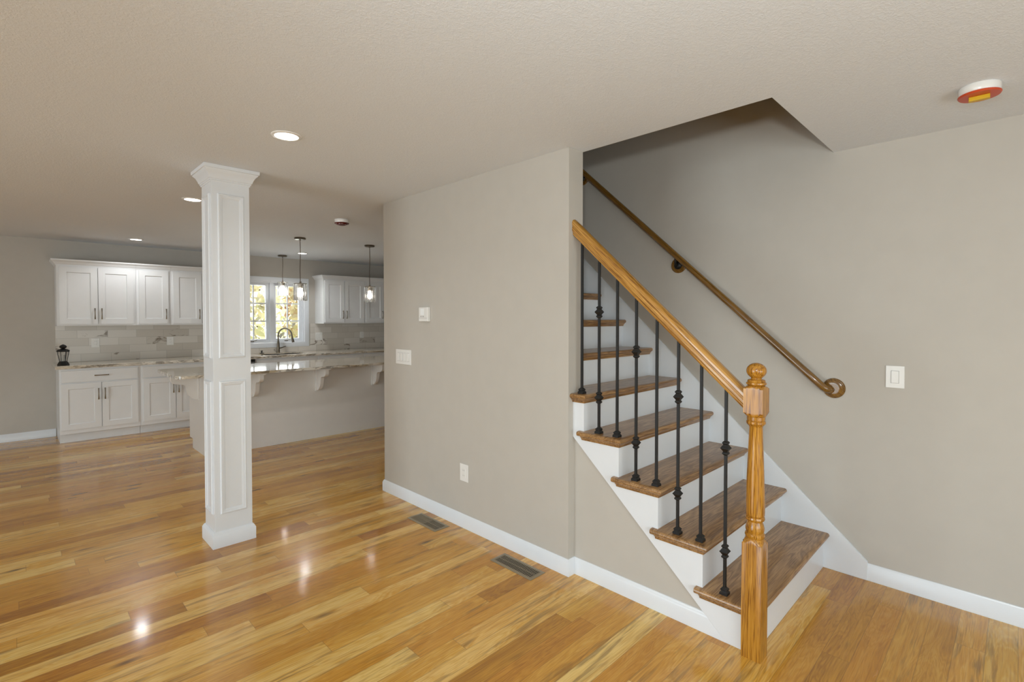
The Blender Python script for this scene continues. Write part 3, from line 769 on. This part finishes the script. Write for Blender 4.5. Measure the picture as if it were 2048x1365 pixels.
# lantern
LX, LY, LZ = .416, 7.935, .9142
ln = empty('lantern', (LX, LY, LZ), 'small black candle lantern at the left end of the worktop', 'lantern')
def hexl(mb, prof): return mb.lathe(prof, (LX, LY, LZ), 6)
mesh('base', hexl(MB(), [(.052, 0), (.058, .008), (.048, .022), (.042, .036), (.034, .048)]), 'black_metal', ln, 0, 0.3)
mesh('roof', hexl(MB(), [(.056, .160), (.060, .166), (.058, .176), (.040, .188), (.018, .196)]), 'black_metal', ln, 0, 0.3)
mesh('finial', MB().lathe([(.016, .192), (.018, .198), (.031, .206), (.035, .216), (.030, .230), (.016, .240), (.004, .246)], (LX, LY, LZ), 20), 'black_metal', ln)
bars = MB()
for k in range(6):
    a = 2 * PI * k / 6; bars.tube([(LX + .033 * math.cos(a), LY + .033 * math.sin(a), LZ + .045), (LX + .053 * math.cos(a), LY + .053 * math.sin(a), LZ + .164)], .0034, 6)
mesh('frame', bars, 'black_metal', ln)
mesh('glass', MB().lathe([(.030, .046), (.050, .162)], (LX, LY, LZ), 6, cap=False), 'lantern_glass', ln, 0, 0.2)
mesh('candle', MB().lathe([(.016, .045), (.016, .120), (.012, .122)], (LX, LY, LZ), 16), 'candle', ln)

# island
isl = empty('kitchen_island', (2.93, 6.4, 0), 'long off-white kitchen island base with scrolled brackets', 'kitchen island')
mesh('body', MB().prism([(6.05, 0), (6.585, 0), (6.585, .105), (6.71, .105), (6.71, .8715), (6.05, .8715)], 1.43, 4.43, 'X'), 'island', isl, 0.0015)
CB = [(.018, 0), (.262, 0), (.262, -.040), (.255, -.060), (.237, -.077), (.205, -.087), (.172, -.090), (.150, -.093), (.135, -.101), (.126, -.115),
      (.121, -.140), (.117, -.168), (.108, -.198), (.094, -.222), (.070, -.246), (.045, -.260), (.018, -.265)]
CT = .8715
for cx in (1.914, 2.648, 3.400, 4.152):
    mesh('corbel', MB().prism([(6.0499 - a, b + CT - .018) for a, b in CB], cx - .022, cx + .022, 'X').box(cx - .036, cx + .036, 6.030, 6.0499, CT - .290, CT - .018).box(cx - .036, cx + .036, 5.765, 6.0499, CT - .018, CT), 'island', isl, 0.002)
mesh('corbel', MB().prism([(1.4299 - a, b + CT - .018) for a, b in CB], 6.267, 6.311, 'Y').box(1.410, 1.4299, 6.253, 6.325, CT - .290, CT - .018).box(1.145, 1.4299, 6.253, 6.325, CT - .018, CT), 'island', isl, 0.002)
def rr(x0, x1, y0, y1, r):
    p = []
    for cx, cy, a0 in ((x0 + r, y0 + r, PI), (x1 - r, y0 + r, 1.5 * PI), (x1 - r, y1 - r, 0), (x0 + r, y1 - r, .5 * PI)):
        rad = r
        for k in range(9): a = a0 + PI / 2 * k / 8; p.append((cx + rad * math.cos(a), cy + rad * math.sin(a)))
    return p
tag(mesh('island_countertop', MB().prism(rr(1.12, 4.75, 5.74, 6.735, .085), .872, .902, 'Z'), 'granite', None, 0.004), 'pale veined granite top of the kitchen island with rounded corner', 'countertop')

# ------------------------------------------------------------------ kitchen window
wd = empty('window_1', ((WX0 + WX1) / 2, YK, WZ0), 'white double casement window over the sink with autumn trees beyond', 'window', None, 'structure')
def y3(a, b, h): return (a, YK - h, b)
mesh('casing', MB().sweep([(WX0, WZ0), (WX1, WZ0), (WX1, WZ1), (WX0, WZ1)], [(-.006, .0003), (-.006, .012), (.002, .018), (.06, .020), (.072, .016), (.076, .0003)], True, y3, 1), 'trim', wd)
mesh('jamb', MB().sweep([(WX0, WZ0), (WX1, WZ0), (WX1, WZ1), (WX0, WZ1)], [(-.018, .0), (-.018, -.155), (-.0003, -.155), (-.0003, 0)], True, y3, 1), 'trim', wd)
GY = YK + .085
mesh('mullion', MB().box(2.925, 2.990, YK + .02, YK + .15, WZ0 + .018, WZ1 - .018), 'trim', wd, 0.002)
for a, b, mx in ((WX0 + .018, 2.925, 0), (2.990, WX1 - .018, 1)):
    def ys3(u, v, h): return (u, GY - h, v)
    s_ = mesh('sash', MB().sweep([(a, WZ0 + .018), (b, WZ0 + .018), (b, WZ1 - .018), (a, WZ1 - .018)], [(0, -.02), (0, .025), (-.040, .025), (-.046, .012), (-.046, -.02)], True, ys3, 1), 'trim', wd)
    i0, i1, j0, j1 = a + .046, b - .046, WZ0 + .064, WZ1 - .064
    mu = MB().box((i0 + i1) / 2 - .010, (i0 + i1) / 2 + .010, GY - .006, GY + .006, j0, j1)
    for t in (1, 2): zc = j0 + (j1 - j0) * t / 3; mu.box(i0, i1, GY - .0055, GY + .0055, zc - .010, zc + .010)
    mesh('muntins', mu, 'trim', s_)
    mesh('pane', MB().box(i0 - .005, i1 + .005, GY + .008, GY + .011, j0 - .005, j1 + .005), 'pane', s_)
    mesh('crank', MB().box((a + b) / 2 - .06, (a + b) / 2 - .01, GY - .050, GY - .026, WZ0 + .022, WZ0 + .034).tube([((a + b) / 2 - .015, GY - .045, WZ0 + .034), ((a + b) / 2 + .03, GY - .055, WZ0 + .043)], .005, 8), 'nickel', s_, label='metal crank handle')

# ------------------------------------------------------------------ outdoors
struct('ground', MB().box(-20, 30, YK + .2, 45, -.7, -.6), 'grass', 'lawn behind the house', 'ground')
def tree(x, y, h, r, leaf, label, seed, n=2300):
    rnd = random.Random(seed)
    t = empty('autumn_tree', (x, y, -.6), label, 'tree', 'autumn trees outside the window')
    mesh('trunk', MB().tube([(x, y, -.6), (x + .05, y, h * .35), (x - .04, y + .03, h * .8)], [.13, .10, .03], 8), 'bark', t)
    mb = MB()
    for k in range(n):
        while True:
            p = Vector((rnd.uniform(-1, 1), rnd.uniform(-1, 1), rnd.uniform(-1, 1)))
            if .25 < p.length < 1: break
        c = Vector((x + p.x * r, y + p.y * r * .7, h * .52 + p.z * h * .58))
        s = rnd.uniform(.07, .16); a = Vector((rnd.uniform(-1, 1), rnd.uniform(-1, 1), rnd.uniform(-1, 1))).normalized(); b = a.cross(Vector((rnd.uniform(-1, 1), rnd.uniform(-1, 1), rnd.uniform(-1, 1)))).normalized()
        mb.add([c - a * s, c - b * s * .6, c + a * s, c + b * s * .6], [(0, 1, 2, 3)])
    mesh('crown', mb, leaf, t, 0, 0.1)
TR = [(3.75, 13.6, 4.2, 1.3, 'leaf_y', 'pale yellow tree seen through the left sash of the kitchen window'),
      (6.35, 13.9, 4.4, 1.25, 'leaf_o', 'orange tinged tree seen at the right of the kitchen window'),
      (5.3, 17.6, 5.6, 1.7, 'leaf_g', 'taller green gold tree standing behind the yellow and orange ones'),
      (7.3, 22.4, 6.6, 2.1, 'leaf_y', 'tall yellow tree farthest from the kitchen window')]
for i, a in enumerate(TR): tree(*a, seed=i + 3)
